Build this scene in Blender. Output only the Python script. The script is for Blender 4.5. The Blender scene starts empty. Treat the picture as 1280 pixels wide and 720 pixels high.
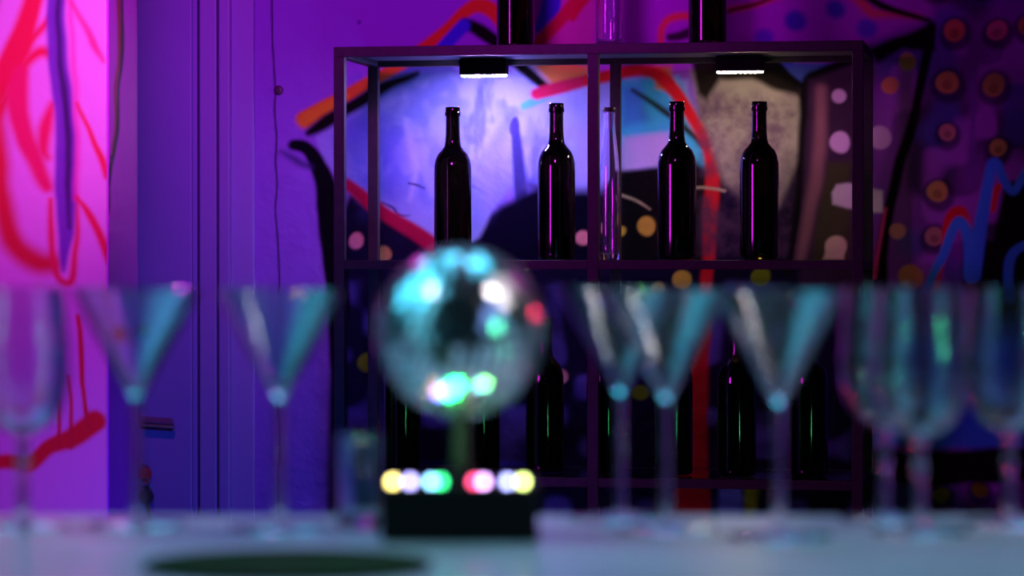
import bpy, bmesh, math, random
import numpy as np
from mathutils import Vector, Matrix
random.seed(7)
C = bpy.data.collections.new('bar'); bpy.context.scene.collection.children.link(C)
SC = bpy.context.scene

# ------------------------------------------------------------------ camera
F = 3780.0                      # focal length in pixels of the 1280 px frame
YAW = math.radians(10.1)        # camera looks a little to the left of the wall's normal
PITCH = math.atan(30 / F)       # and a touch down
CAM = Vector((0, -5.73, 1.31))
cam = bpy.data.cameras.new('camera'); camo = bpy.data.objects.new('camera', cam); C.objects.link(camo)
camo.location = CAM; camo.rotation_euler = (math.pi/2 - PITCH, 0, YAW)
cam.sensor_width = 36; cam.lens = F / 1280 * 36
cam.dof.use_dof = True; cam.dof.focus_distance = 5.95; cam.dof.aperture_fstop = 4.7
cam.clip_start = 0.05
SC.camera = camo
FW = Vector((-math.sin(YAW)*math.cos(PITCH), math.cos(YAW)*math.cos(PITCH), -math.sin(PITCH)))
RT = Vector((math.cos(YAW), math.sin(YAW), 0)); UP = RT.cross(FW)
def ray(u, v): return FW + RT*((u-640)/F) + UP*((360-v)/F)
def onY(u, v, Y):
    r = ray(u, v); return CAM + r*((Y-CAM.y)/r.y)
def onZ(u, v, Z):
    r = ray(u, v); return CAM + r*((Z-CAM.z)/r.z)
def at(u, v, d): return CAM + ray(u, v)*d
FH = Vector((-math.sin(YAW), math.cos(YAW), 0))
def bar_pt(u, d, z):            # a point on the bar at forward distance d in the column u
    p = CAM + FH*d + RT*((u-640)/F*d); p.z = z; return p

# ------------------------------------------------------------------ world, view, lights
w = bpy.data.worlds.new('world'); SC.world = w; w.use_nodes = True
w.node_tree.nodes['Background'].inputs[0].default_value = (.05, .22, .40, 1)
w.node_tree.nodes['Background'].inputs[1].default_value = .012
SC.view_settings.view_transform = 'Standard'; SC.view_settings.look = 'None'
SC.view_settings.gamma = 1; SC.view_settings.exposure = 0; SC.view_settings.use_curve_mapping = False
SC.cycles.use_denoising = True
SC.cycles.sample_clamp_indirect = 40
SC.cycles.max_bounces = 14; SC.cycles.transmission_bounces = 14; SC.cycles.glossy_bounces = 6; SC.cycles.diffuse_bounces = 3
SC.cycles.caustics_refractive = True

def area(name, loc, target, size, power, col, sy=None, spread=180, shape=None):
    l = bpy.data.lights.new(name, 'AREA'); l.energy = power; l.color = col; l.size = size
    if shape: l.shape = shape
    if sy: l.shape = 'RECTANGLE'; l.size_y = sy
    l.spread = math.radians(spread)
    o = bpy.data.objects.new(name, l); C.objects.link(o); o.location = loc
    o.rotation_euler = (Vector(target)-Vector(loc)).to_track_quat('-Z', 'Y').to_euler()
    return o
def spot(name, loc, target, power, col, ang, blend=.6, rad=.05):
    l = bpy.data.lights.new(name, 'SPOT'); l.energy = power; l.color = col
    l.spot_size = math.radians(ang); l.spot_blend = blend; l.shadow_soft_size = rad
    o = bpy.data.objects.new(name, l); C.objects.link(o); o.location = loc
    o.rotation_euler = (Vector(target)-Vector(loc)).to_track_quat('-Z', 'Y').to_euler()
    return o
WY = .41                        # the painted wall's plane
MAG = (1, .16, .85); BLU = (.10, .16, 1); TEAL = (.22, .75, 1)
# magenta wash on the pillar, from a lamp high beside it
spot('pillar_wash_lamp', onY(190, -90, -1.45), onY(100, 60, -.85), 24, (1, .20, .95), 60, 1, .06)
# magenta wash over the wall from high left
spot('magenta_wash_lamp', (-.95, -2.6, 2.55), onY(520, -170, WY), 260, (.78, .03, 1), 40, 1, .22)
# blue wash from low left
spot('blue_wash_lamp', (-.55, -2.8, .25), onY(250, 520, WY), 150, (.05, .12, 1), 34, 1, .22)
# tall magenta tube left of the camera; it draws the streaks down the bottles
area('magenta_tube_lamp', (-2.75, -3.0, 1.72), (-.9, .1, 1.5), .62, 3.6, (.9, .02, 1), .84, 60)
# short green tube low on the right
area('green_tube_lamp', (.72, -3.0, .82), (-.7, .1, .85), .03, .10, (.1, 1, .3), .14, 60)
# teal lamp hanging over the bar, shaded so that it lights the counter
ctr = bar_pt(640, 2.2, 1.12)
def barrel(r, f, up): return ctr + RT*r + FH*f + Vector((0, 0, up))      # a place given from the middle of the bar
area('teal_bar_lamp', barrel(-1.05, .05, 1.35), barrel(.10, .02, 0), 1.7, 8, (.07, .58, .85), 1.3, 95)
area('teal_counter_fill', barrel(.15, .55, 1.4), barrel(.15, -.10, 0), .9, 2.2, (.05, .58, .85), .6, 80)  # added fill for the counter, set where the bowls don't mirror it
area('white_bar_lamp', barrel(1.25, -.10, 1.35), barrel(.1, 0, .1), .055, 1.7, (1, .93, 1), .40, 80)
for sx in (-1, 1):            # added fill panels, unseen, that brighten the mirror ball from both sides
    area('ball_fill_panel', barrel(sx*1.7, -1.2, .55), barrel(sx*.05, 0, .1), 1.1, .4, (.16, .75, 1) if sx < 0 else (.22, .35, 1), 1.1, 40)
# small coloured party lamps between the bar and the wall, out of frame
def point(name, loc, power, col, rad):
    l = bpy.data.lights.new(name, 'POINT'); l.energy = power; l.color = col; l.shadow_soft_size = rad
    o = bpy.data.objects.new(name, l); C.objects.link(o); o.location = loc; return o
def party(name, loc, aim, power, col, rad=.03, ang=55): return spot(name, loc, aim, power, col, ang, .5, rad)
party('magenta_party_lamp', barrel(-.62, 1.5, .95), barrel(-.1, 0, .05), 5, (1, .03, .9))
party('magenta_party_lamp', barrel(1.0, .9, 1.0), barrel(.2, 0, .05), 4, (1, .03, .9))
party('magenta_party_lamp', barrel(.05, .45, 1.35), barrel(.05, 0, .05), 9, (1, .02, .9), .035, 70)
party('red_party_lamp', barrel(1.35, 1.1, .35), barrel(.2, 0, .08), 9, (1, .03, .10))
party('green_party_lamp', barrel(1.3, -.9, .30), barrel(.1, 0, .08), 6, (.05, 1, .25))
party('white_party_lamp', barrel(-.9, -.6, 1.25), barrel(.1, 0, .05), 3, (.75, .85, 1), .03)

# ------------------------------------------------------------------ material helpers
def mat(name, col=(.5, .5, .5), rough=.5, metal=0, spec=.5, emis=None, es=0, trans=0, ior=1.45, coat=0):
    m = bpy.data.materials.new(name); m.use_nodes = True
    b = m.node_tree.nodes['Principled BSDF']
    b.inputs['Base Color'].default_value = (*col, 1); b.inputs['Roughness'].default_value = rough
    b.inputs['Metallic'].default_value = metal; b.inputs['Specular IOR Level'].default_value = spec
    b.inputs['Transmission Weight'].default_value = trans; b.inputs['IOR'].default_value = ior
    b.inputs['Coat Weight'].default_value = coat
    if emis: b.inputs['Emission Color'].default_value = (*emis, 1); b.inputs['Emission Strength'].default_value = es
    return m
def add_noise(m, scale, a, b, detail=4, rough=None, bump=0):
    nt = m.node_tree; bs = nt.nodes['Principled BSDF']
    tc = nt.nodes.new('ShaderNodeTexCoord'); n = nt.nodes.new('ShaderNodeTexNoise')
    n.inputs['Scale'].default_value = scale; n.inputs['Detail'].default_value = detail
    nt.links.new(tc.outputs['Object'], n.inputs['Vector'])
    r = nt.nodes.new('ShaderNodeValToRGB'); r.color_ramp.elements[0].position = .3; r.color_ramp.elements[1].position = .7
    r.color_ramp.elements[0].color = (*a, 1); r.color_ramp.elements[1].color = (*b, 1)
    nt.links.new(n.outputs[0], r.inputs[0]); nt.links.new(r.outputs[0], bs.inputs['Base Color'])
    if bump:
        bp = nt.nodes.new('ShaderNodeBump'); bp.inputs['Strength'].default_value = bump; bp.inputs['Distance'].default_value = .01
        nt.links.new(n.outputs[0], bp.inputs['Height']); nt.links.new(bp.outputs[0], bs.inputs['Normal'])
    return m
def painted(name, rough, bump_scale, bump_d, spec=.5, foil=False):
    m = mat(name, rough=rough, spec=spec); nt = m.node_tree; bs = nt.nodes['Principled BSDF']
    a = nt.nodes.new('ShaderNodeVertexColor'); a.layer_name = 'paint'
    nt.links.new(a.outputs['Color'], bs.inputs['Base Color'])
    tc = nt.nodes.new('ShaderNodeTexCoord'); n = nt.nodes.new('ShaderNodeTexNoise')
    n.inputs['Scale'].default_value = bump_scale; n.inputs['Detail'].default_value = 5
    n.inputs['Distortion'].default_value = .2
    nt.links.new(tc.outputs['Object'], n.inputs['Vector'])
    bp = nt.nodes.new('ShaderNodeBump'); bp.inputs['Distance'].default_value = bump_d
    h = n.outputs[0]
    if foil:        # the pasted sheet: shallow dents and a few sharp creases
        vo = nt.nodes.new('ShaderNodeTexVoronoi'); vo.feature = 'DISTANCE_TO_EDGE'; vo.inputs['Scale'].default_value = 3.2
        n2 = nt.nodes.new('ShaderNodeTexNoise'); n2.inputs['Scale'].default_value = 7
        nt.links.new(tc.outputs['Object'], n2.inputs['Vector'])
        mx = nt.nodes.new('ShaderNodeMix'); mx.data_type = 'VECTOR'; mx.inputs[0].default_value = .35
        nt.links.new(tc.outputs['Object'], mx.inputs[4]); nt.links.new(n2.outputs['Color'], mx.inputs[5])
        nt.links.new(mx.outputs[1], vo.inputs['Vector'])
        mr = nt.nodes.new('ShaderNodeMapRange'); mr.inputs[2].default_value = .02; mr.inputs[3].default_value = 0; mr.inputs[4].default_value = .0
        nt.links.new(vo.outputs['Distance'], mr.inputs[0])
        ad = nt.nodes.new('ShaderNodeMath'); ad.operation = 'ADD'
        nt.links.new(n.outputs[0], ad.inputs[0]); nt.links.new(mr.outputs[0], ad.inputs[1]); h = ad.outputs[0]
        # sheen only where the sheet is silver
        sheen = nt.nodes.new('ShaderNodeAttribute'); sheen.attribute_name = 'sheen'
        nt.links.new(sheen.outputs['Fac'], bs.inputs['Metallic'])
    nt.links.new(h, bp.inputs['Height']); nt.links.new(bp.outputs[0], bs.inputs['Normal'])
    return m
def glass(name, col=(1, 1, 1), ior=1.5, gloss_r=.12, film=.05, filmcol=(.7, .8, .9)):
    m = bpy.data.materials.new(name); m.use_nodes = True; nt = m.node_tree; nt.nodes.clear()
    out = nt.nodes.new('ShaderNodeOutputMaterial'); rf = nt.nodes.new('ShaderNodeBsdfRefraction'); gl = nt.nodes.new('ShaderNodeBsdfGlossy')
    fr = nt.nodes.new('ShaderNodeFresnel'); mx = nt.nodes.new('ShaderNodeMixShader'); df = nt.nodes.new('ShaderNodeBsdfDiffuse'); m2 = nt.nodes.new('ShaderNodeMixShader')
    rf.inputs['Color'].default_value = (*col, 1); rf.inputs['Roughness'].default_value = 0; rf.inputs['IOR'].default_value = ior
    gl.inputs['Roughness'].default_value = gloss_r; gl.inputs['Color'].default_value = (1, 1, 1, 1)
    fr.inputs['IOR'].default_value = ior
    df.inputs['Color'].default_value = (*filmcol, 1); m2.inputs[0].default_value = film
    nt.links.new(fr.outputs[0], mx.inputs[0]); nt.links.new(rf.outputs[0], mx.inputs[1]); nt.links.new(gl.outputs[0], mx.inputs[2])
    nt.links.new(mx.outputs[0], m2.inputs[1]); nt.links.new(df.outputs[0], m2.inputs[2]); nt.links.new(m2.outputs[0], out.inputs[0])
    return m

M = {}
M['metal'] = add_noise(mat('black powder coated steel', (.02, .02, .02), .5, spec=.25), 60, (.028, .024, .030), (.040, .033, .040))
M['panel'] = mat('dark shelf panel', (.16, .16, .19), .55)
M['clearshelf'] = glass('shelf glass', (.93, .97, .95), 1.5, .02, .0)
M['wine'] = mat('dark wine bottle glass', (.010, .0065, .0015), .045, 0, .5, trans=1, ior=1.5)
M['clear'] = glass('clear bottle glass', (.97, .97, 1), 1.5, .04, .01)
M['cap'] = mat('black bottle cap', (.02, .02, .02), .35)
M['stemware'] = glass('bar stemware glass', (.93, .95, .97), 1.5, .05, .008)
M['counter'] = add_noise(mat('pale laminate counter', (.3, .3, .32), .33), 14, (.26, .33, .36), (.34, .41, .44))
M['counterbody'] = mat('dark counter front', (.05, .05, .06), .5)
M['mirror'] = mat('mirror tile', (.93, .94, .95), .22, 1)
M['grout'] = mat('mirror ball core', (.05, .05, .06), .5)
M['blackplastic'] = mat('black plastic', (.010, .010, .010), .5, spec=.08)
M['led_housing'] = mat('lamp housing', (.008, .008, .010), .6, spec=.1)
M['mat'] = add_noise(mat('dark green rubber', (.01, .05, .01), .9, spec=.1), 40, (.003, .018, .002), (.007, .03, .004), bump=.3)
M['door'] = add_noise(mat('painted door', (.16, .13, .5), .45), 3, (.20, .13, .46), (.24, .15, .52))
M['jamb'] = mat('painted door frame', (.26, .17, .50), .4)
M['gap'] = mat('dark gap', (.005, .005, .005), .9)
M['steel'] = mat('brushed steel', (.35, .36, .40), .35, 1)
M['redplastic'] = mat('red plastic key head', (.35, .03, .05), .4)
M['darksteel'] = mat('dark key steel', (.12, .12, .14), .4, 1)
M['floor'] = add_noise(mat('dark floor', (.04, .04, .05), .5), 5, (.03, .03, .04), (.06, .05, .06))
M['ceiling'] = add_noise(mat('dark ceiling', (.03, .03, .035), .8), 5, (.02, .02, .03), (.04, .04, .05))

# ------------------------------------------------------------------ mesh helpers
def link(name, me, m, parent=None):
    o = bpy.data.objects.new(name, me); C.objects.link(o)
    if m is not None: me.materials.append(m)
    if parent: o.parent = parent
    return o
def finish(bm, name, m, parent=None, smooth=None):
    me = bpy.data.meshes.new(name); bmesh.ops.recalc_face_normals(bm, faces=bm.faces); bm.to_mesh(me); bm.free()
    if smooth is not None:
        for p in me.polygons: p.use_smooth = True
        me.set_sharp_from_angle(angle=math.radians(smooth))
    return link(name, me, m, parent)
def addbox(bm, x0, x1, y0, y1, z0, z1, bev=.0015, mtx=None):
    r = bmesh.ops.create_cube(bm, size=1)
    vs = r['verts']
    for v in vs:
        v.co = Vector(((x0+x1)/2 + v.co.x*(x1-x0), (y0+y1)/2 + v.co.y*(y1-y0), (z0+z1)/2 + v.co.z*(z1-z0)))
    if bev:
        es = list({e for v in vs for e in v.link_edges})
        g = bmesh.ops.bevel(bm, geom=es, offset=bev, segments=2, affect='EDGES', profile=.5)
        vs = list({v for f in g['faces'] for v in f.verts} | {v for v in vs if v.is_valid})
    if mtx: bmesh.ops.transform(bm, matrix=mtx, verts=vs)
def box(name, x0, x1, y0, y1, z0, z1, m, parent=None, bev=.0015):
    bm = bmesh.new(); addbox(bm, x0, x1, y0, y1, z0, z1, bev); return finish(bm, name, m, parent)
def lathe(prof, seg=48, bm=None):
    bm = bm or bmesh.new(); rings = []
    for r, z in prof:
        if r < 1e-6: rings.append([bm.verts.new((0, 0, z))])
        else: rings.append([bm.verts.new((r*math.cos(2*math.pi*i/seg), r*math.sin(2*math.pi*i/seg), z)) for i in range(seg)])
    for a, b in zip(rings, rings[1:]):
        for i in range(seg):
            j = (i+1) % seg
            if len(a) == 1 and len(b) == 1: continue
            if len(a) == 1: bm.faces.new((a[0], b[i], b[j]))
            elif len(b) == 1: bm.faces.new((a[i], a[j], b[0]))
            else: bm.faces.new((a[i], a[j], b[j], b[i]))
    return bm
def smoothp(pts, n=6):           # Catmull-Rom through a profile
    out = []
    P = [pts[0]]+list(pts)+[pts[-1]]
    for i in range(1, len(P)-2):
        for k in range(n):
            t = k/n; a, b, c, d = P[i-1], P[i], P[i+1], P[i+2]
            out.append(tuple(.5*((2*b[q])+(-a[q]+c[q])*t+(2*a[q]-5*b[q]+4*c[q]-d[q])*t*t+(-a[q]+3*b[q]-3*c[q]+d[q])*t**3) for q in (0, 1)))
    out.append(pts[-1]); return [(max(0, r), z) for r, z in out]
def tag(o, label, cat, group=None):
    o['label'] = label; o['category'] = cat
    if group: o['group'] = group
    return o
def struct(o): o['kind'] = 'structure'; return o
def empty(name, loc, rz=0):
    o = bpy.data.objects.new(name, None); C.objects.link(o); o.location = loc; o.rotation_euler = (0, 0, rz); o.empty_display_size = .02
    return o
def copy_tree(o, parent=None):
    c = o.copy(); C.objects.link(c)
    if parent: c.parent = parent
    for ch in list(o.children): copy_tree(ch, c)
    return c

# ------------------------------------------------------------------ painting on a fine grid
def smoothstep(a, b, x):
    t = np.clip((x-a)/(b-a), 0, 1); return t*t*(3-2*t)
def vnoise(u, v, s, seed):
    if seed > 30: return (.5*vnoise(u, v, s*1.6, seed-20)+.3*vnoise(u, v, s*.7, seed-19)+.2*vnoise(u, v, s*.35, seed-18))
    rs = np.random.RandomState(seed); g = rs.rand(64, 64)
    x = u/s+13.7; y = v/s+7.3
    xi = np.floor(x).astype(int); yi = np.floor(y).astype(int); fx = x-xi; fy = y-yi
    fx = fx*fx*(3-2*fx); fy = fy*fy*(3-2*fy)
    G = lambda a, b: g[a % 64, b % 64]
    return (G(xi, yi)*(1-fx)+G(xi+1, yi)*fx)*(1-fy)+(G(xi, yi+1)*(1-fx)+G(xi+1, yi+1)*fx)*fy
class Painter:
    def __init__(s, u, v, base):
        s.u = u; s.v = v; s.c = np.tile(np.array(base, float), (len(u), 1)); s.sh = np.zeros(len(u)); s.softer = 1.8; s.fat = 1
        s.wu = u+(vnoise(u, v, 30, 3)-.5)*4; s.wv = v+(vnoise(u, v, 30, 4)-.5)*4
    def blend(s, a, col, sheen=0):
        a = a[:, None]; s.c = s.c*(1-a)+np.array(col)*a; s.sh = s.sh*(1-a[:, 0])+sheen*a[:, 0]
    def stroke(s, pts, wd, col, soft=3, alpha=1, cols=None):
        soft = soft*s.softer
        if not isinstance(wd, (list, tuple)): wd = [wd]*len(pts)
        d = np.full(len(s.u), 1e9)
        for (a, b, w0, w1) in zip(pts, pts[1:], wd, wd[1:]):
            ax, ay = a; bx, by = b; L = (bx-ax)**2+(by-ay)**2+1e-9
            t = np.clip(((s.wu-ax)*(bx-ax)+(s.wv-ay)*(by-ay))/L, 0, 1)
            q = np.hypot(s.wu-ax-t*(bx-ax), s.wv-ay-t*(by-ay))-s.fat*(w0+(w1-w0)*t)/2
            d = np.minimum(d, q)
        s.blend(alpha*(1-smoothstep(-soft*.5, soft*.5+.01, d)), col)
    def curve(s, pts, wd, col, soft=3, alpha=1):
        if not isinstance(wd, (list, tuple)): wd = [wd]*len(pts)
        P = [pts[0]]+list(pts)+[pts[-1]]; W = [wd[0]]+list(wd)+[wd[-1]]; o = []; ow = []
        for i in range(1, len(P)-2):
            for k in range(5):
                t = k/5; a, b, c, d = P[i-1], P[i], P[i+1], P[i+2]
                o.append(tuple(.5*((2*b[q])+(-a[q]+c[q])*t+(2*a[q]-5*b[q]+4*c[q]-d[q])*t*t+(-a[q]+3*b[q]-3*c[q]+d[q])*t**3) for q in (0, 1)))
                ow.append(W[i]+(W[i+1]-W[i])*t)
        o.append(pts[-1]); ow.append(wd[-1]); s.stroke(o, ow, col, soft, alpha)
    def poly(s, pts, col, soft=5, alpha=1, sheen=0):
        inside = np.zeros(len(s.u), bool); d = np.full(len(s.u), 1e9); n = len(pts)
        for i in range(n):
            ax, ay = pts[i]; bx, by = pts[(i+1) % n]
            c = ((ay > s.wv) != (by > s.wv))
            with np.errstate(divide='ignore', invalid='ignore'):
                xi = (bx-ax)*(s.wv-ay)/(by-ay+1e-12)+ax
            inside ^= c & (s.wu < xi)
            L = (bx-ax)**2+(by-ay)**2+1e-9; t = np.clip(((s.wu-ax)*(bx-ax)+(s.wv-ay)*(by-ay))/L, 0, 1)
            d = np.minimum(d, np.hypot(s.wu-ax-t*(bx-ax), s.wv-ay-t*(by-ay)))
        sd = np.where(inside, -d, d); s.blend(alpha*(1-smoothstep(-soft, soft, sd)), col, sheen)
    def dot(s, x, y, r, col, soft=4, alpha=1, ry=None):
        q = (np.hypot((s.wu-x)/r, (s.wv-y)/(ry or r))-1)*r; s.blend(alpha*(1-smoothstep(-soft*.5, soft*.5, q)), col)
def grid_wall(name, xs, zs, Y, base, paint, m, thick, side=False):
    nx, nz = len(xs), len(zs); X, Z = np.meshgrid(xs, zs)
    co = np.zeros((nx*nz, 3)); co[:, 0] = X.ravel(); co[:, 1] = Y; co[:, 2] = Z.ravel()
    if side: co[:, 0] = Y; co[:, 1] = X.ravel()          # a face looking towards +x
    rel = co-np.array(CAM); dz = rel@np.array(FW); u = 640+F*(rel@np.array(RT))/dz; v = 360-F*(rel@np.array(UP))/dz
    P = Painter(u, v, base); paint(P)
    # back side and rim so that the wall has its thickness
    xa, xb, za, zb = xs[0], xs[-1], zs[0], zs[-1]
    back = np.array([(xa, Y+thick, za), (xb, Y+thick, za), (xb, Y+thick, zb), (xa, Y+thick, zb)])
    if side: back = np.array([(Y-thick, a, b) for a, b in ((xa, za), (xb, za), (xb, zb), (xa, zb))])
    allco = np.vstack([co, back]); nb = nx*nz
    i = np.arange(nx-1)[None, :]; j = np.arange(nz-1)[:, None]; a = (j*nx+i).ravel()
    quads = np.stack([a, a+1, a+nx+1, a+nx], 1)
    loops = list(quads.ravel()); starts = list(range(0, 4*len(quads), 4)); tot = [4]*len(quads)
    def poly(ix): starts.append(len(loops)); tot.append(len(ix)); loops.extend(ix)
    poly([nb+1, nb, nb+3, nb+2])
    poly([nb, nb+1]+list(range(nx-1, -1, -1)))
    poly(list(range((nz-1)*nx, nz*nx))+[nb+2, nb+3])
    poly([nb+3, nb]+[k*nx for k in range(nz)])
    poly([nb+1, nb+2]+[k*nx+nx-1 for k in range(nz-1, -1, -1)])
    me = bpy.data.meshes.new(name); me.vertices.add(len(allco)); me.vertices.foreach_set('co', allco.ravel())
    me.loops.add(len(loops)); me.loops.foreach_set('vertex_index', np.array(loops, dtype=np.int32))
    me.polygons.add(len(starts)); me.polygons.foreach_set('loop_start', np.array(starts, dtype=np.int32))
    me.update(calc_edges=True); me.validate()
    ca = me.color_attributes.new('paint', 'FLOAT_COLOR', 'POINT')
    col = np.ones((len(allco), 4)); col[:nb, :3] = np.clip(P.c, 0, 1); col[nb:, :3] = base
    ca.data.foreach_set('color', col.ravel())
    sa = me.attributes.new('sheen', 'FLOAT', 'POINT'); sh = np.zeros(len(allco)); sh[:nb] = P.sh; sa.data.foreach_set('value', sh)
    return struct(link(name, me, m))

WALL = (.24, .10, .50); BLK = (.006, .005, .006); ORG = (.62, .24, .02); RED = (.75, .02, .03); TL = (.05, .42, .60); NVY = (.03, .03, .13)
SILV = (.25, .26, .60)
def paint_back(P):
    u, v = P.u, P.v
    # the lower and right hand part of the mural is dark, mottled paint
    P.poly([(440, 235), (545, 300), (600, 270), (760, 200), (1080, 50), (1400, -60), (1400, 900), (405, 900), (415, 300)], (.008, .005, .022), 6)
    P.poly([(1085, 60), (1165, -30), (1500, -60), (1500, 900), (1085, 900)], (.17, .035, .30), 8)
    n = vnoise(u, v, 60, 11); P.blend(smoothstep(.45, .75, n)*(u > 1080)*.85, (.02, .015, .03))
    n = vnoise(u, v, 45, 12); P.blend(smoothstep(.5, .8, n)*smoothstep(1080, 1110, u)*.7, (.06, .06, .32))
    n = vnoise(u, v, 38, 14); P.blend(smoothstep(.5, .8, n)*smoothstep(420, 440, u)*smoothstep(345, 360, v)*.7, (.09, .06, .32))
    n = vnoise(u, v, 34, 17); P.blend(smoothstep(.52, .8, n)*smoothstep(1085, 1120, u)*.7, (.34, .07, .52))
    # top band over the shelf
    P.poly([(640, -60), (1165, -60), (1165, 20), (1080, 56), (1080, 90), (700, 95), (640, 60)], (.30, .05, .42), 8)
    P.poly([(680, -20), (745, -20), (745, 60), (670, 60)], (.5, .12, .28), 6, .8)
    P.dot(995, 25, 14, (.05, .04, .35), 12); P.dot(1045, 12, 12, (.05, .04, .35), 12); P.dot(955, 48, 12, (.1, .04, .4), 12); P.dot(1085, 35, 13, (.08, .06, .4), 12)
    P.curve([(690, -12), (688, 10), (674, 36)], [26, 24, 10], (.05, .05, .55), 4)
    P.curve([(745, -20), (715, 8), (692, 32), (668, 58)], [20, 18, 15, 14], (.5, .015, .05), 4)
    P.curve([(735, -10), (716, 22)], [14, 10], (.5, .02, .04), 4)
    P.curve([(826, 60), (828, 35), (842, 22), (880, 18), (930, 8), (985, -8)], [8, 9, 10, 9, 8, 6], (.55, .12, .05), 5)
    P.curve([(838, 46), (862, 40), (905, 16), (950, 2), (990, -12)], [9, 12, 5, 4, 4], (.03, .01, .03), 4)
    P.curve([(1070, -6), (1090, 14), (1115, 18), (1150, 22)], [14, 12, 9, 4], (.50, .12, .08), 8)
    P.curve([(1060, -16), (1105, 8), (1160, 26)], [8, 9, 6], BLK, 4)
    # silver sheet behind the left bay
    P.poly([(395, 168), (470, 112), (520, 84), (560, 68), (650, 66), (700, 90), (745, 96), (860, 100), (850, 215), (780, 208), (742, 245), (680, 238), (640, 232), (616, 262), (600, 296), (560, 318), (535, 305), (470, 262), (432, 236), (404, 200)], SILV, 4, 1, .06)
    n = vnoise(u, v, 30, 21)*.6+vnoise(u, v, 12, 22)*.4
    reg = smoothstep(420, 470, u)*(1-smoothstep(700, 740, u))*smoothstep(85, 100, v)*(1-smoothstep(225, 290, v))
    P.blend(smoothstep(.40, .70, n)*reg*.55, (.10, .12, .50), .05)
    n = vnoise(u*1.6, v*.55, 34, 61); P.blend(smoothstep(.48, .66, n)*reg*.7, (.07, .08, .46), .03)  # blue patches: part brushwork, part crease shade and LED fall-off painted in
    P.poly([(418, 170), (470, 140), (498, 128), (505, 200), (500, 262), (440, 232)], (.06, .07, .44), 16, .6)  # left patch, partly the LED pool's darker edge put into the colour
    P.curve([(506, 150), (512, 180), (520, 215), (514, 250)], [5, 9, 7, 4], (.34, .33, .58), 6, .8)
    P.curve([(512, 229), (522, 231), (532, 236)], [2, 3, 1.5], (.03, .03, .14), 1.5); P.curve([(590, 232), (602, 238), (612, 243)], [2, 3, 1], (.03, .03, .14), 1.5)
    P.curve([(478, 252), (492, 258), (500, 268), (514, 270)], [2, 3, 3, 1], (.03, .03, .14), 1.5)
    P.poly([(626, 148), (642, 138), (640, 165), (614, 205), (604, 200)], (.10, .11, .48), 8, .6)
    P.stroke([(655, 134), (668, 128), (690, 122)], [9, 10, 5], (.03, .30, .38), 3, .8)
    P.poly([(498, 78), (560, 66), (575, 92), (520, 104), (470, 130), (462, 108)], (.05, .10, .30), 10, .9)
    P.poly([(425, 155), (470, 128), (480, 150), (440, 178)], (.12, .10, .55), 9, .8)
    # blue brushwork lower in the sheet, with shade painted into its colour
    P.poly([(600, 200), (640, 165), (648, 230), (612, 262), (590, 290), (585, 250)], (.20, .20, .62), 12, .8)
    P.curve([(643, 152), (647, 180), (652, 250), (654, 322)], [7, 12, 14, 16], (.035, .03, .16), 3)
    P.dot(643, 160, 6, (.04, .03, .25), 3, .9, 11)
    P.curve([(660, 232), (690, 242), (745, 238)], [10, 12, 14], (.06, .05, .20), 7)
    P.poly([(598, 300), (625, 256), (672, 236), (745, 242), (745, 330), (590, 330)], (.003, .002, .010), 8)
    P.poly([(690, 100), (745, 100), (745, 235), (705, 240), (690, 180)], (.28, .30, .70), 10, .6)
    # big house outline: orange, black, blue
    P.curve([(382, 150), (430, 122), (475, 96), (530, 60), (560, 36), (580, 16), (600, 8), (622, 20), (640, 50)], [19, 18, 16, 15, 16, 16, 20, 20, 16], (.55, .10, .02), 4)
    P.curve([(380, 152), (405, 138), (430, 122)], [18, 18, 10], ORG, 6)
    P.curve([(385, 166), (410, 152), (475, 113), (520, 92)], [8, 16, 15, 6], BLK, 5)
    P.curve([(580, 30), (602, 40), (630, 60), (652, 84), (682, 108)], [12, 17, 16, 14, 12], BLK, 4)
    P.curve([(578, 34), (552, 62)], [18, 16], (.04, .03, .52), 4)
    P.poly([(652, 62), (735, 80), (735, 102), (692, 108), (672, 88)], (.55, .16, .05), 6)
    P.curve([(672, 118), (700, 110), (735, 100)], [15, 17, 16], (.45, .012, .07), 4)
    # teal and red arcs behind the middle post
    P.poly([(768, 100), (845, 96), (900, 195), (895, 222), (840, 178), (775, 182)], TL, 6)
    P.poly([(776, 110), (800, 104), (812, 150), (776, 160)], (.05, .16, .50), 10, .8)
    P.poly([(778, 172), (836, 166), (838, 206), (778, 214)], (.42, .34, .62), 6)
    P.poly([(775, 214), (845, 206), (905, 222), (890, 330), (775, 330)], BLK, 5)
    P.curve([(790, 112), (832, 140), (862, 165), (898, 205)], [4, 8, 8, 6], (.02, .03, .02), 4)
    P.poly([(818, 82), (838, 82), (842, 118), (820, 112)], (.50, .16, .04), 5)
    P.curve([(735, 100), (768, 92), (800, 88), (824, 95), (848, 122), (874, 160), (890, 205), (887, 280), (884, 340), (882, 420)], [15, 15, 14, 17, 16, 17, 18, 17, 15, 14], (.55, .012, .02), 4)
    P.curve([(882, 420), (872, 480), (868, 560), (862, 650), (860, 760)], [14, 26, 30, 52, 70], (.42, .01, .015), 5)
    P.poly([(898, 605), (928, 605), (926, 660), (900, 660)], (.12, .12, .50), 5); P.poly([(932, 600), (950, 600), (944, 660), (930, 660)], (.20, .20, .01), 5)
    # right bay: grey, dusty sheet
    P.poly([(862, 86), (935, 84), (985, 100), (1002, 118), (1000, 200), (975, 260), (930, 250), (905, 232), (890, 190), (874, 140)], (.26, .24, .19), 6, 1, .06)
    n = vnoise(u, v, 26, 31)*.6+vnoise(u, v, 9, 32)*.4
    reg = smoothstep(862, 880, u)*(1-smoothstep(1000, 1060, u))*smoothstep(100, 130, v)*(1-smoothstep(318, 326, v))
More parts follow.
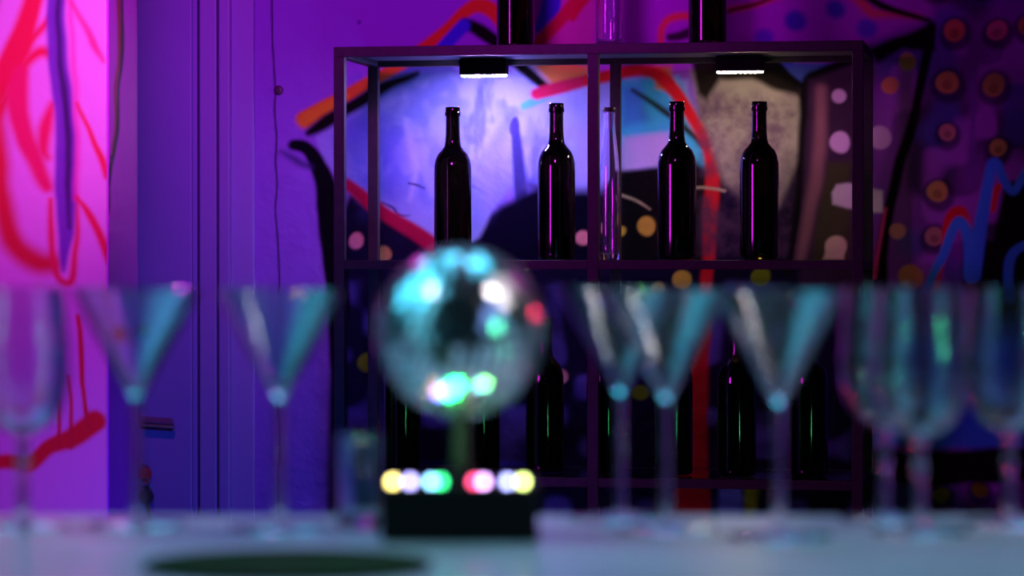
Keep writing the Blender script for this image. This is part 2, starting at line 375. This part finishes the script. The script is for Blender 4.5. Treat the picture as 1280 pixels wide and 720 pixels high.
    P.blend(smoothstep(.30, .80, n)*reg*.9, (.07, .035, .075), .1)
    P.poly([(864, 70), (990, 74), (1004, 122), (976, 112), (940, 100), (900, 98), (884, 126), (872, 118)], (.012, .010, .008), 5)
    P.curve([(858, 235), (880, 233), (905, 240)], [3, 3, 3], (.35, .30, .18), 2); P.curve([(776, 245), (795, 252), (812, 262)], [3, 3, 2], (.35, .30, .15), 2)
    P.curve([(936, 82), (972, 88), (1000, 106)], [12, 14, 10], BLK, 4); P.poly([(974, 78), (1044, 78), (1006, 106)], (.05, .08, .42), 3)
    P.curve([(1075, 72), (1030, 90), (1008, 108), (1006, 180), (998, 260), (985, 340)], [14, 15, 14, 12, 9, 8], BLK, 5)
    P.poly([(1012, 100), (1090, 70), (1090, 360), (1000, 360)], (.05, .018, .06), 6, .9)
    P.curve([(1028, 112), (1024, 200), (1012, 270), (1000, 325)], [14, 15, 15, 12], (.22, .08, .13), 7)
    P.poly([(1034, 205), (1064, 200), (1064, 330), (1014, 330)], (.05, .045, .02), 6, .9)
    # right: black slanting line and the triangle over it
    P.poly([(1084, 60), (1130, 44), (1166, 26), (1168, 62), (1130, 62), (1096, 78)], BLK, 5)
    P.curve([(1164, 34), (1155, 90), (1138, 160), (1115, 250), (1102, 320), (1098, 380)], [12, 12, 13, 14, 18, 20], BLK, 4)
    P.curve([(1108, 260), (1100, 300), (1092, 345)], [4, 5, 6], (.5, .03, .15), 3)
    for x, y, r, c in [(1192, 38, 13, 0), (1247, 38, 13, 1), (1184, 103, 14, 0), (1243, 106, 14, 2), (1183, 166, 11, 1), (1248, 185, 11, 2), (1172, 240, 13, 0), (1168, 296, 12, 1),
                       (1285, 32, 12, 2), (1135, 76, 11, 2), (1113, 107, 11, 4), (1168, -18, 12, 0), (1225, -20, 12, 1), (1100, 172, 15, 3), (1050, 178, 13, 3), (1050, 120, 9, 3), (1225, 612, 10, 5), (1178, 620, 10, 5), (1138, 346, 16, 4), (1123, 290, 10, 6),
                       (446, 300, 10, 6), (480, 316, 9, 0), (727, 299, 9, 6), (808, 283, 12, 7), (776, 290, 6, 7), (853, 350, 12, 7), (822, 360, 9, 0), (800, 490, 10, 5), (1000, 462, 11, 7),
                       (458, 455, 12, 5), (700, 470, 9, 6), (1045, 310, 14, 8), (952, 345, 12, 5)]:
        col = [(.42, .24, .07), (.42, .17, .17), (.32, .26, .06), (.55, .30, .62), (.55, .18, .10), (.13, .16, .01), (.60, .20, .22), (.50, .33, .04), (.55, .42, .28)][c]
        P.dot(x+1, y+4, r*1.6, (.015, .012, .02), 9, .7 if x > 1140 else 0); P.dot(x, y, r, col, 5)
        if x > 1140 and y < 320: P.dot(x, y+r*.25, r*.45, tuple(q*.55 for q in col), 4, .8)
    P.poly([(1040, 240), (1046, 230), (1062, 228), (1085, 232), (1104, 238), (1104, 264), (1088, 264), (1060, 262), (1042, 256)], (.55, .45, .55), 3)
    P.poly([(1028, 325), (1032, 312), (1058, 312), (1056, 326)], (.50, .40, .26), 3)
    P.curve([(1214, 90), (1216, 160), (1214, 230)], 5, (.14, .03, .30), 6)
    # right: red and blue zigzags
    P.curve([(1172, 362), (1180, 310), (1186, 272), (1202, 266), (1212, 284)], [6, 8, 12, 16, 8], (.55, .01, .03), 3)
    P.curve([(1240, 262), (1243, 240), (1250, 232)], [8, 12, 8], (.55, .01, .03), 3)
    P.poly([(1205, 300), (1240, 300), (1256, 228), (1300, 228), (1300, 560), (1200, 470)], BLK, 5)
    P.curve([(1152, 372), (1176, 326), (1192, 286), (1202, 278), (1212, 296), (1214, 345)], [10, 12, 13, 14, 15, 18], (.04, .22, .72), 3)
    P.curve([(1218, 345), (1228, 270), (1238, 212), (1246, 206), (1256, 228), (1268, 240), (1278, 226), (1290, 200)], [16, 15, 13, 14, 12, 10, 10, 10], (.04, .22, .72), 3)
    P.curve([(1262, 370), (1262, 330), (1272, 312), (1292, 302)], [14, 14, 12, 12], (.04, .22, .72), 3)
    P.poly([(1060, 440), (1120, 420), (1300, 415), (1300, 566), (1150, 560), (1090, 556), (1060, 480)], (.02, .16, .62), 8, .9)
    P.poly([(1090, 562), (1180, 564), (1300, 560), (1300, 600), (1150, 610), (1085, 600)], BLK, 6)
    # the long black brush stroke on the left and the red one beside it
    P.curve([(432, 228), (470, 258), (500, 278), (540, 306), (556, 326)], [14, 18, 18, 20, 16], (.32, .006, .04), 4)
    P.curve([(366, 182), (384, 186), (398, 206), (412, 260), (420, 330), (424, 430), (424, 640)], [14, 18, 22, 32, 34, 22, 16], (.004, .003, .006), 4)
    P.curve([(352, 190), (372, 203), (388, 208)], [4, 10, 8], (.03, .02, .10), 6, .8)
    # hairline seam and a drill mark on the bare wall
    P.curve([(338, -40), (341, 60), (346, 170), (345, 260), (348, 360), (348, 700)], 2.2, (.03, .01, .06), 1)
    P.dot(449, 27, 3, (.12, .04, .3), 2)

def lin(a, b, s): return list(np.linspace(a, b, max(2, int(round((b-a)/s))+1)))
XL = onY(318, 300, WY).x        # the door frame ends here and the painted wall begins
xw0, xw1 = XL, onY(1300, 300, WY).x
zt, zb_ = onY(640, -30, WY).z, onY(640, 690, WY).z
xs = lin(xw0, xw1, .0030)+[xw1+.4, xw1+1.6]
zs = [0, .4]+lin(zb_, zt, .0030)+[zt+.2, 2.75]
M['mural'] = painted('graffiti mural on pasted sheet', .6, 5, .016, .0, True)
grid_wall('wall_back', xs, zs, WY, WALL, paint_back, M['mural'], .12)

# pillar wall on the left, nearer the camera
PY = -.80; PT = .165
def paint_pillar(P):
    P.softer = 2.2; P.fat = 1.15
    R1 = (.72, .006, .045); V = (.14, .04, .42)
    P.poly([(-60, -60), (8, -60), (-10, 60), (-60, 120)], (.25, .02, .08), 8)
    P.curve([(48, -30), (34, 28), (24, 60), (-4, 110), (-30, 150)], [20, 22, 28, 26, 24], R1, 5)
    P.curve([(30, 62), (48, 42), (66, 20), (80, -10)], [10, 8, 8, 8], R1, 5)
    P.curve([(-20, 180), (10, 120), (30, 84), (50, 66), (66, 68)], [10, 10, 10, 12, 12], R1, 6)
    P.curve([(26, 92), (22, 130), (34, 180), (60, 232)], [16, 24, 22, 14], (.72, .01, .10), 6)
    P.curve([(64, 132), (56, 160), (54, 186), (60, 196)], [7, 15, 12, 6], (.72, .01, .08), 6)
    P.curve([(-10, 120), (2, 240), (14, 300), (44, 326), (66, 330)], [22, 22, 26, 24, 20], (.62, .015, .01), 10)
    P.curve([(64, 250), (64, 300), (72, 345), (90, 350), (96, 300), (96, 245)], [5, 7, 7, 8, 6, 4], R1, 4)
    P.curve([(70, -20), (72, 60), (80, 150), (83, 240), (82, 290), (80, 338)], [20, 21, 22, 23, 18, 4], V, 4)
    P.curve([(73, -20), (75, 60), (82, 140), (86, 220), (86, 285)], [5, 5, 7, 6, 3], (.015, .004, .07), 4)
    P.curve([(88, -10), (92, 80), (96, 180), (96, 250)], [4, 5, 5, 5], (.75, .02, .35), 5, .8)
    P.curve([(90, 2), (106, 30), (118, 56), (128, 78)], [4, 6, 9, 4], (.75, .05, .25), 4)
    P.curve([(96, 130), (112, 165), (126, 200), (134, 222)], [3, 6, 8, 6], R1, 3)
    P.curve([(96, 246), (112, 270), (128, 304), (136, 330)], [3, 8, 9, 6], R1, 3)
    P.curve([(-30, 580), (10, 578), (36, 580), (62, 560), (90, 548), (118, 528)], [16, 16, 16, 18, 22, 24], (.70, .012, .004), 4)
    for x, y0 in ((73, 496), (87, 470)): P.stroke([(x, y0), (x+1, 560)], [3, 5], (.65, .012, .01), 2)
    P.curve([(98, 395), (102, 440), (104, 500), (110, 535)], [5, 6, 5, 7], (.65, .012, .01), 2)
pe = onY(133, 300, PY).x
M['pillar'] = painted('graffiti on plaster pillar', .6, 30, .002)
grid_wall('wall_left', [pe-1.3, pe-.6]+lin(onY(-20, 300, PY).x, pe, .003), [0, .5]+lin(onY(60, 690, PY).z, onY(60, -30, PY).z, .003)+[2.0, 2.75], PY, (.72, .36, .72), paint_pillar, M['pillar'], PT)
def paint_side(P):
    P.curve([(142, -60), (147, 0), (149, 60), (145, 110), (147, 150), (140, 190), (133, 215)], [5, 5, 5, 4, 5, 4, 2], (.40, .01, .05), 2)
    P.curve([(146, -60), (151, 0), (152, 60), (149, 110), (149, 150), (142, 190), (134, 220)], [3, 3, 4, 3, 4, 4, 2], (.006, .004, .02), 2)
    P.curve([(138, 195), (137, 230), (134, 265)], [3, 6, 3], (.01, .01, .06), 2)
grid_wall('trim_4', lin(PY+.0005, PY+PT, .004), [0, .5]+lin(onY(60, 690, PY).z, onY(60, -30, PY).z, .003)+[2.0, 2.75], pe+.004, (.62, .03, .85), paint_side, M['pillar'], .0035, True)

# floor and ceiling
struct(box('floor', -4.5, 2.6, -7.5, 1.6, -.1, 0, M['floor'], None, 0))
struct(box('ceiling', -4.5, 2.6, -7.5, 1.6, 2.75, 2.85, M['ceiling'], None, 0))

# ------------------------------------------------------------------ door and frame
def XW(u, Y): return onY(u, 330, Y).x
DY = WY-.005
dz1 = 2.30
bm = bmesh.new()
xd0, xd1 = XW(70, DY), XW(246.5, DY)
addbox(bm, xd0, xd1, DY, DY+.05, .01, dz1, .002)
dobj = struct(finish(bm, 'door_1', M['door']))
panel = box('door_panel', XW(169, DY-.008), XW(240, DY-.008), DY-.007, DY+.003, .15, dz1-.1, M['door'], dobj, .004)
# the frame in two stepped jambs with dark joints between
struct(box('trim_1', XW(249.5, DY-.01), XW(271, DY-.01), DY-.012, DY+.09, .0, dz1+.1, M['jamb'], None, .003))
struct(box('trim_2', XW(274.5, DY-.01), XW(289, DY-.01), DY-.020, DY+.09, .0, dz1+.1, M['jamb'], None, .004))
struct(box('trim_3', XW(289, DY), XL+.001, DY-.004, DY+.09, .0, dz1+.1, M['jamb'], None, .002))
struct(box('wall_rear', xd0, XL, DY+.10, DY+.16, 0, 2.75, M['gap'], None, 0))
# lever handle
hp = onY(203, 531, DY)
hb = bmesh.new()
def cyl(bm, p0, p1, r, seg=20, r1=None):
    p0, p1 = Vector(p0), Vector(p1); d = p1-p0
    g = bmesh.ops.create_cone(bm, cap_ends=True, segments=seg, radius1=r, radius2=r if r1 is None else r1, depth=d.length)
    bmesh.ops.transform(bm, matrix=Matrix.Translation((p0+p1)/2) @ d.to_track_quat('Z', 'Y').to_matrix().to_4x4(), verts=g['verts'])
xh = XW(188, DY)
cyl(hb, (xh, DY-.006, hp.z), (xh, DY-.05, hp.z), .009); cyl(hb, (xh-.006, DY-.045, hp.z+.001), (xh+.064, DY-.045, hp.z-.003), .0085)
finish(hb, 'door_handle', M['steel'], dobj, 40)
# key in the lock with a second key on its ring
kz = onY(186, 592, DY).z
k = empty('key_bunch', (xh-.002, DY-.012, kz)); k.scale = (1.2, 1, 1.15); tag(k, 'bunch of keys with dark heads hanging from the door lock under the lever', 'keys')
b1 = bmesh.new(); cyl(b1, (0, .012, .004), (0, -.020, .002), .0035); cyl(b1, (0, -.0245, .001), (0, -.0205, .001), .0125, 28); addbox(b1, -.007, .007, -.0245, -.0205, -.016, -.006, .001)
finish(b1, 'key', M['redplastic'], k, 40)
b2 = bmesh.new()
for a in range(14):
    a0, a1 = a/14*2*math.pi, (a+1)/14*2*math.pi
    cyl(b2, (.003+.009*math.cos(a0), -.028, -.018+.011*math.sin(a0)), (.003+.009*math.cos(a1), -.028, -.018+.011*math.sin(a1)), .0014, 8)
finish(b2, 'key_ring', M['darksteel'], k)
b3 = bmesh.new(); cyl(b3, (.003, -.0320, -.040), (.003, -.0275, -.040), .0135, 28); addbox(b3, -.001, .008, -.0310, -.0280, -.098, -.050, .001); addbox(b3, .007, .011, -.0310, -.0280, -.096, -.090, .0005); addbox(b3, .007, .010, -.0310, -.0280, -.085, -.080, .0005)
bmesh.ops.rotate(b3, verts=b3.verts, cent=(.003, -.03, -.030), matrix=Matrix.Rotation(math.radians(-9), 3, 'Y'))
finish(b3, 'key', M['darksteel'], k, 40)
# screw plug in the wall
sp = onY(348.5, 113, WY)
b = lathe([(0, 0), (.010, 0), (.010, .003), (.007, .005), (.004, .005), (.0035, .003), (0, .003)], 24)
s = finish(b, 'wall_plug', mat('dark plug', (.05, .02, .05), .4), None, 40); s.rotation_euler = (math.pi/2, 0, 0); s.location = (sp.x, WY-.001, sp.z)
tag(s, 'small round dark plug in the bare purple wall beside the hairline seam', 'wall plug')

# ------------------------------------------------------------------ the steel shelf
sx0, sx1 = onY(417, 200, 0).x, onY(1079, 200, 0).x
DEP = .32; PW = .021
ztop = onY(741, 54.5, 0).z; zmid = onY(741, 325, 0).z; zlow = onY(741, 597.5, 0).z; zbot = zlow-(zmid-zlow)
sh = empty('shelf_unit', ((sx0+sx1)/2, DEP/2, 0))
tag(sh, 'black steel frame bar shelf with glass tiers standing against the graffiti wall', 'shelf')
def shp(name, x0, x1, y0, y1, z0, z1, m, bev=.001):
    o = box(name, x0-(sx0+sx1)/2, x1-(sx0+sx1)/2, y0-DEP/2, y1-DEP/2, z0, z1, m, sh, bev); return o
xm = onY(741, 200, 0).x-PW/2
ctrs = [sx0, xm, sx1-PW]
TH = .0195
for x in ctrs:
    for y in (0, DEP-PW): shp('post', x, x+PW, y, y+PW, 0, ztop-TH, M['metal'])
shp('top_rail', sx0, sx1, 0, PW, ztop-TH, ztop, M['metal']); shp('top_rail', sx0, sx1, DEP-PW, DEP, ztop-TH, ztop, M['metal'])
for x in (sx0, sx1-PW): shp('top_rail', x, x+PW, PW, DEP-PW, ztop-TH, ztop, M['metal'])
shp('top_panel', sx0+PW, sx1-PW, PW, DEP-PW, ztop-.008, ztop-.001, M['panel'])
for z in (zmid, zlow, zbot):
    for a, c in ((sx0+PW, xm), (xm+PW, sx1-PW)):
        for y in (0.001, DEP-PW): shp('shelf_rail', a, c, y, y+PW-.002, z-.018, z-.0005, M['metal'])
    for x in ctrs: shp('side_rail', x, x+PW, PW, DEP-PW, z-.018, z-.0005, M['metal'])
    for a, c in ((sx0+PW, xm), (xm+PW, sx1-PW)):
        shp('glass_shelf', a+.001, c-.001, PW+.001, DEP-PW-.001, z-.006, z, M['clearshelf'], .0005)

# LED bars under the top panel
def led_bar(u, vtop, vbot, wpx, y, colr, strength, label):
    pl = onY(u, vbot, y); hw = wpx/2/F*(5.73+y)/math.cos(0); zt_ = ztop-.008
    e = empty('led_bar_light', (pl.x, y, zt_)); tag(e, label, 'light', None)
    zb = pl.z-zt_
    bm = bmesh.new(); addbox(bm, -hw, hw, -.018, .018, zb, -.0005, .003)
    finish(bm, 'lamp_housing', M['led_housing'], e)
    m = mat('led strip '+label[:10], (1, 1, 1), .4, emis=colr, es=strength)
    # a row of lens beads under the housing
    bm = bmesh.new(); N = 9
    for i in range(N):
        g = bmesh.ops.create_uvsphere(bm, u_segments=12, v_segments=8, radius=1)
        for v in g['verts']: v.co = Vector(((-hw+.002)+(2*hw-.004)*(i+.5)/N+v.co.x*hw/N*1.15, v.co.y*.010, zb-.0008+v.co.z*.0027))
    finish(bm, 'lens_strip', m, e, 60)
    return e
led_bar(605, 78, 94, 60, .268, (.52, .38, 1), 780, 'violet white LED bar under the shelf top in the left bay')
led_bar(925, 76, 89.5, 60, .268, (1, .76, .54), 150, 'warm pinkish LED bar under the shelf top in the right bay')

# ------------------------------------------------------------------ bottles
def bordeaux(h=.305, R=.0373):
    s = h/.305
    outer = [(0, .012*s), (R*.45, .006), (R*.80, .0), (R*.93, .0015), (R*.995, .006), (R, .012), (R, .10*s), (R, .175*s), (R*.99, .188*s), (R*.93, .200*s), (R*.80, .2110*s), (R*.60, .219*s), (R*.45, .2265*s), (.0152, .236*s), (.0142, .25*s), (.0138, .270*s), (.0138, .2862*s), (.0155, .2872*s), (.0158, .290*s), (.0158, .2945*s), (.0148, .2955*s), (.0148, .3035*s), (.0140, .305*s), (.0100, .305*s), (.0093, .303*s), (.0090, .285*s), (0, .284*s)]
    return outer
def put_bottle(proto, u, v, y, label, group, name=None):
    c = proto if not proto.get('used') else copy_tree(proto)
    proto['used'] = 1
    return c
wine_me = finish(lathe(bordeaux(), 64), 'wine_bottle', M['wine'], None, 38)
first = [True]
def wine(u, y, z, label, group, sc=1.0, rz=0):
    if first[0]: o = wine_me; first[0] = False
    else: o = wine_me.copy(); C.objects.link(o)
    p = onY(u, 330, y); o.location = (p.x, y, z+.0005); o.scale = (1, 1, sc); o.rotation_euler = (0, 0, rz)
    tag(o, label, 'bottle', group); return o
GM, GL, GT = 'bottles on the middle tier', 'bottles on the lower tier', 'bottles on top of the shelf'
wine(566, .20, zmid, 'dark wine bottle on the middle tier directly above the mirror ball', GM)
wine(695.5, .20, zmid, 'dark wine bottle on the middle tier just left of the centre post', GM, 1.02)
wine(846, .07, zmid, 'dark wine bottle on the middle tier in front of the red painted arc', GM)
wine(949, .07, zmid, 'dark wine bottle on the middle tier right under the warm LED bar', GM, .995)
wine(644.5, .15, ztop, 'dark wine bottle on the shelf top, left of the three, cut by the frame', GT)
wine(884.5, .12, ztop, 'dark wine bottle on the shelf top, right of the three, cut by the frame', GT)
for u, y, lb in ((503, .14, 'dark wine bottle on the lower tier, leftmost, behind the left lights of the ball base'),
                 (601, .14, 'dark wine bottle on the lower tier hidden mostly behind the mirror ball'),
                 (681, .14, 'dark wine bottle on the lower tier just right of the mirror ball'),
                 (757, .14, 'dark wine bottle on the lower tier behind the centre post'),
                 (842, .12, 'dark wine bottle on the lower tier left of the red paint stroke'),
                 (921, .10, 'dark wine bottle on the lower tier right of the red paint stroke'),
                 (1011, .12, 'dark wine bottle on the lower tier, rightmost, beside the last post')):
    wine(u, y, zlow, lb, GL)
# clear bottles
def clear_bottle(u, y, z, R, label, group, cap=True, h=.300):
    p = onY(u, 330, y); e = empty('clear_bottle', (p.x, y, z+.0005)); tag(e, label, 'bottle', group)
    out = [(0, .004), (R*.6, .001), (R*.9, 0), (R, .006), (R, .05), (R, .11), (R*.99, .15), (R*.94, .175), (R*.82, .205), (R*.66, .235), (R*.56, .255), (R*.52, .275), (R*.55, .279), (R*.55, .290), (.0105, .2915)]
    inn = [(.0085, .2915), (R*.52-.0022, .275), (R*.56-.0025, .255), (R*.66-.0025, .235), (R*.82-.0025, .205), (R*.94-.0025, .175), (R-.0027, .15), (R-.0027, .11), (R-.0027, .02), (R*.8, .013), (0, .016)]
    finish(lathe(out+inn, 64), 'bottle_glass', M['clear'], e, 40)
    if cap: finish(lathe([(0, .2900), (.0080, .2900), (.0080, .2920), (R*.60, .2920), (R*.62, .2935), (R*.62, .2975), (R*.58, .3000), (0, .3000)], 40), 'bottle_cap', M['cap'], e, 40)
    return e
clear_bottle(761.5, .17, zmid, .0215, 'clear glass bottle with black stopper on the middle tier beside the centre post', GM)
clear_bottle(762, .13, ztop, .0265, 'clear glass bottle on the shelf top between two dark bottles, cut by the frame', GT)

# ------------------------------------------------------------------ bar counter
ZC = CAM.z-.198
RM = Matrix.Translation((CAM.x, CAM.y, 0)) @ Matrix.Rotation(YAW, 4, 'Z')
def bar_box(name, x0, x1, y0, y1, z0, z1, m, parent=None, bev=.002):
    bm = bmesh.new(); addbox(bm, x0, x1, y0, y1, z0, z1, bev); o = finish(bm, name, m, parent)
    return o
bc = empty('bar_counter', (CAM.x, CAM.y, 0), YAW); tag(bc, 'pale laminate bar counter across the foreground under the cocktail glasses', 'counter')
bar_box('countertop', -1.4, 1.4, 1.72, 2.385, ZC-.04, ZC, M['counter'], bc, .004)
bar_box('counter_front', -1.38, 1.38, 1.80, 2.36, .0, ZC-.0405, M['counterbody'], bc, .004)
# green mat
gm = finish(lathe([(0, 0), (.092, 0), (.094, .0015), (.094, .003), (.091, .0045), (.086, .004), (0, .004)], 64), 'bar_mat', M['mat'], None, 40)
gm.location = bar_pt(360, 1.965, ZC+.0003); tag(gm, 'round dark green rubber mat on the near edge of the counter', 'mat')

# ------------------------------------------------------------------ stemware
def martini():
    e = empty('martini_glass', (0, 0, 0)); H = .179; R = .049; ap = .098; t = .0014
    out = [(.0035, ap-.002), (.0062, ap+.001), (R, H-.0008), (R-.0004, H), (R-.0012, H-.0003)]
    inn = [(.0045, ap+.0065), (.002, ap+.0040), (0, ap+.0035)]
    finish(lathe([(0, ap-.002)]+out+[(R-.0016, H-.001)]+inn, 64), 'bowl', M['stemware'], e, 35)
    finish(lathe([(0, .006), (.0040, .006), (.0035, .012), (.0033, .05), (.0036, .085), (.0042, ap-.0035), (.0035, ap-.002), (0, ap-.002)], 32), 'stem', M['stemware'], e, 40)
    finish(lathe([(0, 0), (.037, 0), (.0380, .0008), (.0375, .0016), (.025, .0028), (.012, .0042), (.006, .0056), (.0045, .006), (0, .006)], 64), 'foot', M['stemware'], e, 40)
    return e
def goblet():
    e = empty('wine_goblet', (0, 0, 0)); H = .180; b = .070
    out = smoothp([(.003, b), (.014, b+.003), (.026, b+.013), (.0325, b+.030), (.0345, b+.050), (.0335, b+.075), (.0315, b+.098), (.0305, H)], 7)
    inn = [(max(r-.0016, 0), z+.001) for r, z in reversed(out) if z > b+.004]
    inn[0] = (out[-1][0]-.0016, H)
    # shallow vertical flutes cut around the bowl
    bm = lathe([(0, b)]+out+inn+[(0, b+.006)], 72)
    for v in bm.verts:
        r = math.hypot(v.co.x, v.co.y)
        if r > .01 and b+.008 < v.co.z < H-.028:
            a = math.atan2(v.co.y, v.co.x); f = 1-.022*(.5-.5*math.cos(a*12+math.pi*math.floor((v.co.z-b)/.012)))*(.5-.5*math.cos((v.co.z-b)*2*math.pi/.012)); v.co.x *= f; v.co.y *= f
    finish(bm, 'bowl', M['stemware'], e, 35)
    finish(lathe([(0, .006), (.0045, .006), (.0040, .015), (.0038, .040), (.0060, .046), (.0038, .052), (.0042, b-.004), (.006, b), (0, b)], 32), 'stem', M['stemware'], e, 40)
    finish(lathe([(0, 0), (.034, 0), (.0350, .0008), (.0345, .0018), (.022, .0030), (.010, .0046), (.0055, .0056), (.0045, .006), (0, .006)], 64), 'foot', M['stemware'], e, 40)
    return e
mg = martini(); used = [False]
def put(proto, flag, u, d, label, group, cat, rz=0):
    o = proto if not flag[0] else copy_tree(proto); flag[0] = True
    o.location = bar_pt(u, d, ZC+.0004); o.rotation_euler = (0, 0, rz); tag(o, label, cat, group)
put(mg, used, 170, 2.29, 'leftmost martini glass on the counter, in front of the keys and door', 'martini glasses on the counter', 'cocktail glass', .3)
put(mg, used, 350, 2.26, 'martini glass between the door frame and the left edge of the shelf', 'martini glasses on the counter', 'cocktail glass', .9)
put(mg, used, 776, 2.345, 'martini glass just right of the mirror ball, behind its overlapping neighbour', 'martini glasses on the counter', 'cocktail glass', 1.3)
put(mg, used, 833, 2.25, 'martini glass overlapping the one nearest the mirror ball, in front of it', 'martini glasses on the counter', 'cocktail glass', .1)
put(mg, used, 974, 2.185, 'rightmost martini glass with a long white glint, beside the round goblets', 'martini glasses on the counter', 'cocktail glass', 2.1)
gb = goblet(); gu = [False]
put(gb, gu, 28, 2.28, 'round bowled goblet at the far left in front of the pink pillar', 'round goblets on the counter', 'wine glass')
put(gb, gu, 1106, 2.34, 'round bowled goblet right beside the rightmost martini glass, rear of two', 'round goblets on the counter', 'wine glass', .2)
put(gb, gu, 1150, 2.22, 'round bowled goblet in front, overlapping the rear one right of the martini glasses', 'round goblets on the counter', 'wine glass', .5)
put(gb, gu, 1262, 2.30, 'round bowled goblet at the far right edge of the counter', 'round goblets on the counter', 'wine glass', .8)
sg = finish(lathe([(0, 0), (.0150, 0), (.0158, .001), (.0162, .004), (.0178, .070), (.0176, .0708), (.0166, .0708), (.0150, .012), (.013, .010), (0, .010)], 48), 'shot_glass', M['stemware'], None, 35)
sg.location = bar_pt(449, 2.27, ZC+.0004); tag(sg, 'tall narrow shot glass standing left of the mirror ball base', 'shot glass')

# ------------------------------------------------------------------ mirror ball on its LED base
dB = 2.20; bl = empty('mirror_ball_lamp', bar_pt(576, dB, ZC+.0004), YAW)
tag(bl, 'small mirror ball on a black square base with a row of coloured LEDs', 'disco ball')
zc = at(578, 415, dB).z-ZC; RB = 106/F*dB
BW, BH = .0565, .040
bm = bmesh.new(); addbox(bm, -BW, BW, -BW, BW, 0, BH, .004); finish(bm, 'base', M['blackplastic'], bl)
bm = lathe([(0, BH), (.016, BH), (.015, BH+.004), (.008, BH+.008), (.006, BH+.02), (.006, zc-RB-.004), (.009, zc-RB), (.011, zc-RB+.004), (0, zc-RB+.004)], 32)
finish(bm, 'spindle', M['blackplastic'], bl, 40)
bm = bmesh.new(); bmesh.ops.create_uvsphere(bm, u_segments=48, v_segments=32, radius=RB-.0009)
o = finish(bm, 'ball_core', M['grout'], bl, 60); o.location = (0, 0, zc)
bm = bmesh.new(); NL = 22
for i in range(NL):
    t0, t1 = math.pi*i/NL+.004, math.pi*(i+1)/NL-.004; tm = (t0+t1)/2
    n = max(4, int(round(2*NL*math.sin(tm)))); off = random.random()
    for j in range(n):
        g = .035/max(.2, math.sin(tm))*.4
        p0, p1 = 2*math.pi*(j+off)/n+g, 2*math.pi*(j+1+off)/n-g
        pm = (p0+p1)/2
        N = Vector((math.sin(tm)*math.cos(pm), math.sin(tm)*math.sin(pm), math.cos(tm)))
        N2 = (N+Vector([random.gauss(0, .07) for _ in range(3)])).normalized()
        cs = []
        for t, p in ((t0, p0), (t0, p1), (t1, p1), (t1, p0)):
            q = Vector((math.sin(t)*math.cos(p), math.sin(t)*math.sin(p), math.cos(t)))*RB
            q -= N2*(q-N*RB).dot(N2); cs.append(q)
        top = [bm.verts.new(q) for q in cs]; bot = [bm.verts.new(q-N*.0012) for q in cs]
        bm.faces.new(top)
        for a in range(4): b_ = (a+1) % 4; bm.faces.new((top[a], bot[a], bot[b_], top[b_]))
o = finish(bm, 'mirror_tiles', M['mirror'], bl); o.location = (0, 0, zc)
# the LEDs: small domes along the front and back of the base top
def led(x, y, colr, s, lab):
    m = mat('led '+lab, (.8, .8, .8), .3, emis=colr, es=s)
    e = finish(lathe([(0, BH), (.0026, BH), (.0026, BH+.0030), (.0022, BH+.0045), (.0012, BH+.0054), (0, BH+.0056)], 20), 'led', m, bl, 50)
    e.location = (x, y, 0); e['label'] = lab+' LED'
def xb(u): return (u-576)/F*2.155
LEDS = [(492, (1, .80, .22), 'yellow'), (514, (.45, .40, 1), 'lavender'), (540, (.25, .65, 1), 'ice blue'), (552, (.02, 1, .25), 'green'),
        (594, (1, .04, .18), 'red'), (606, (.75, .40, 1), 'pink'), (636, (.40, .42, 1), 'blue white'), (655, (.8, 1, .25), 'lime')]
for u, c, n in LEDS: led(xb(u), -.045, c, 12 if n not in ('red', 'green') else 9, n)

for u, c, n in LEDS:                # each LED throws its own narrow light up at the ball
    sl = spot('led_beam', (0, 0, 0), (0, 0, 1), .045 if n != 'green' else .26, {'yellow': (1, .35, .02), 'lavender': (.08, .08, 1), 'ice blue': (.02, .35, 1), 'green': (.01, 1, .12), 'red': (1, .02, .10), 'pink': (1, .10, .45), 'blue white': (.08, .25, 1), 'lime': (.2, 1, .1)}[n], 150, .4, .003)
    sl.parent = bl; sl.location = (xb(u), -.045, BH+.009); sl.rotation_euler = (math.radians(180-20), 0, 0)
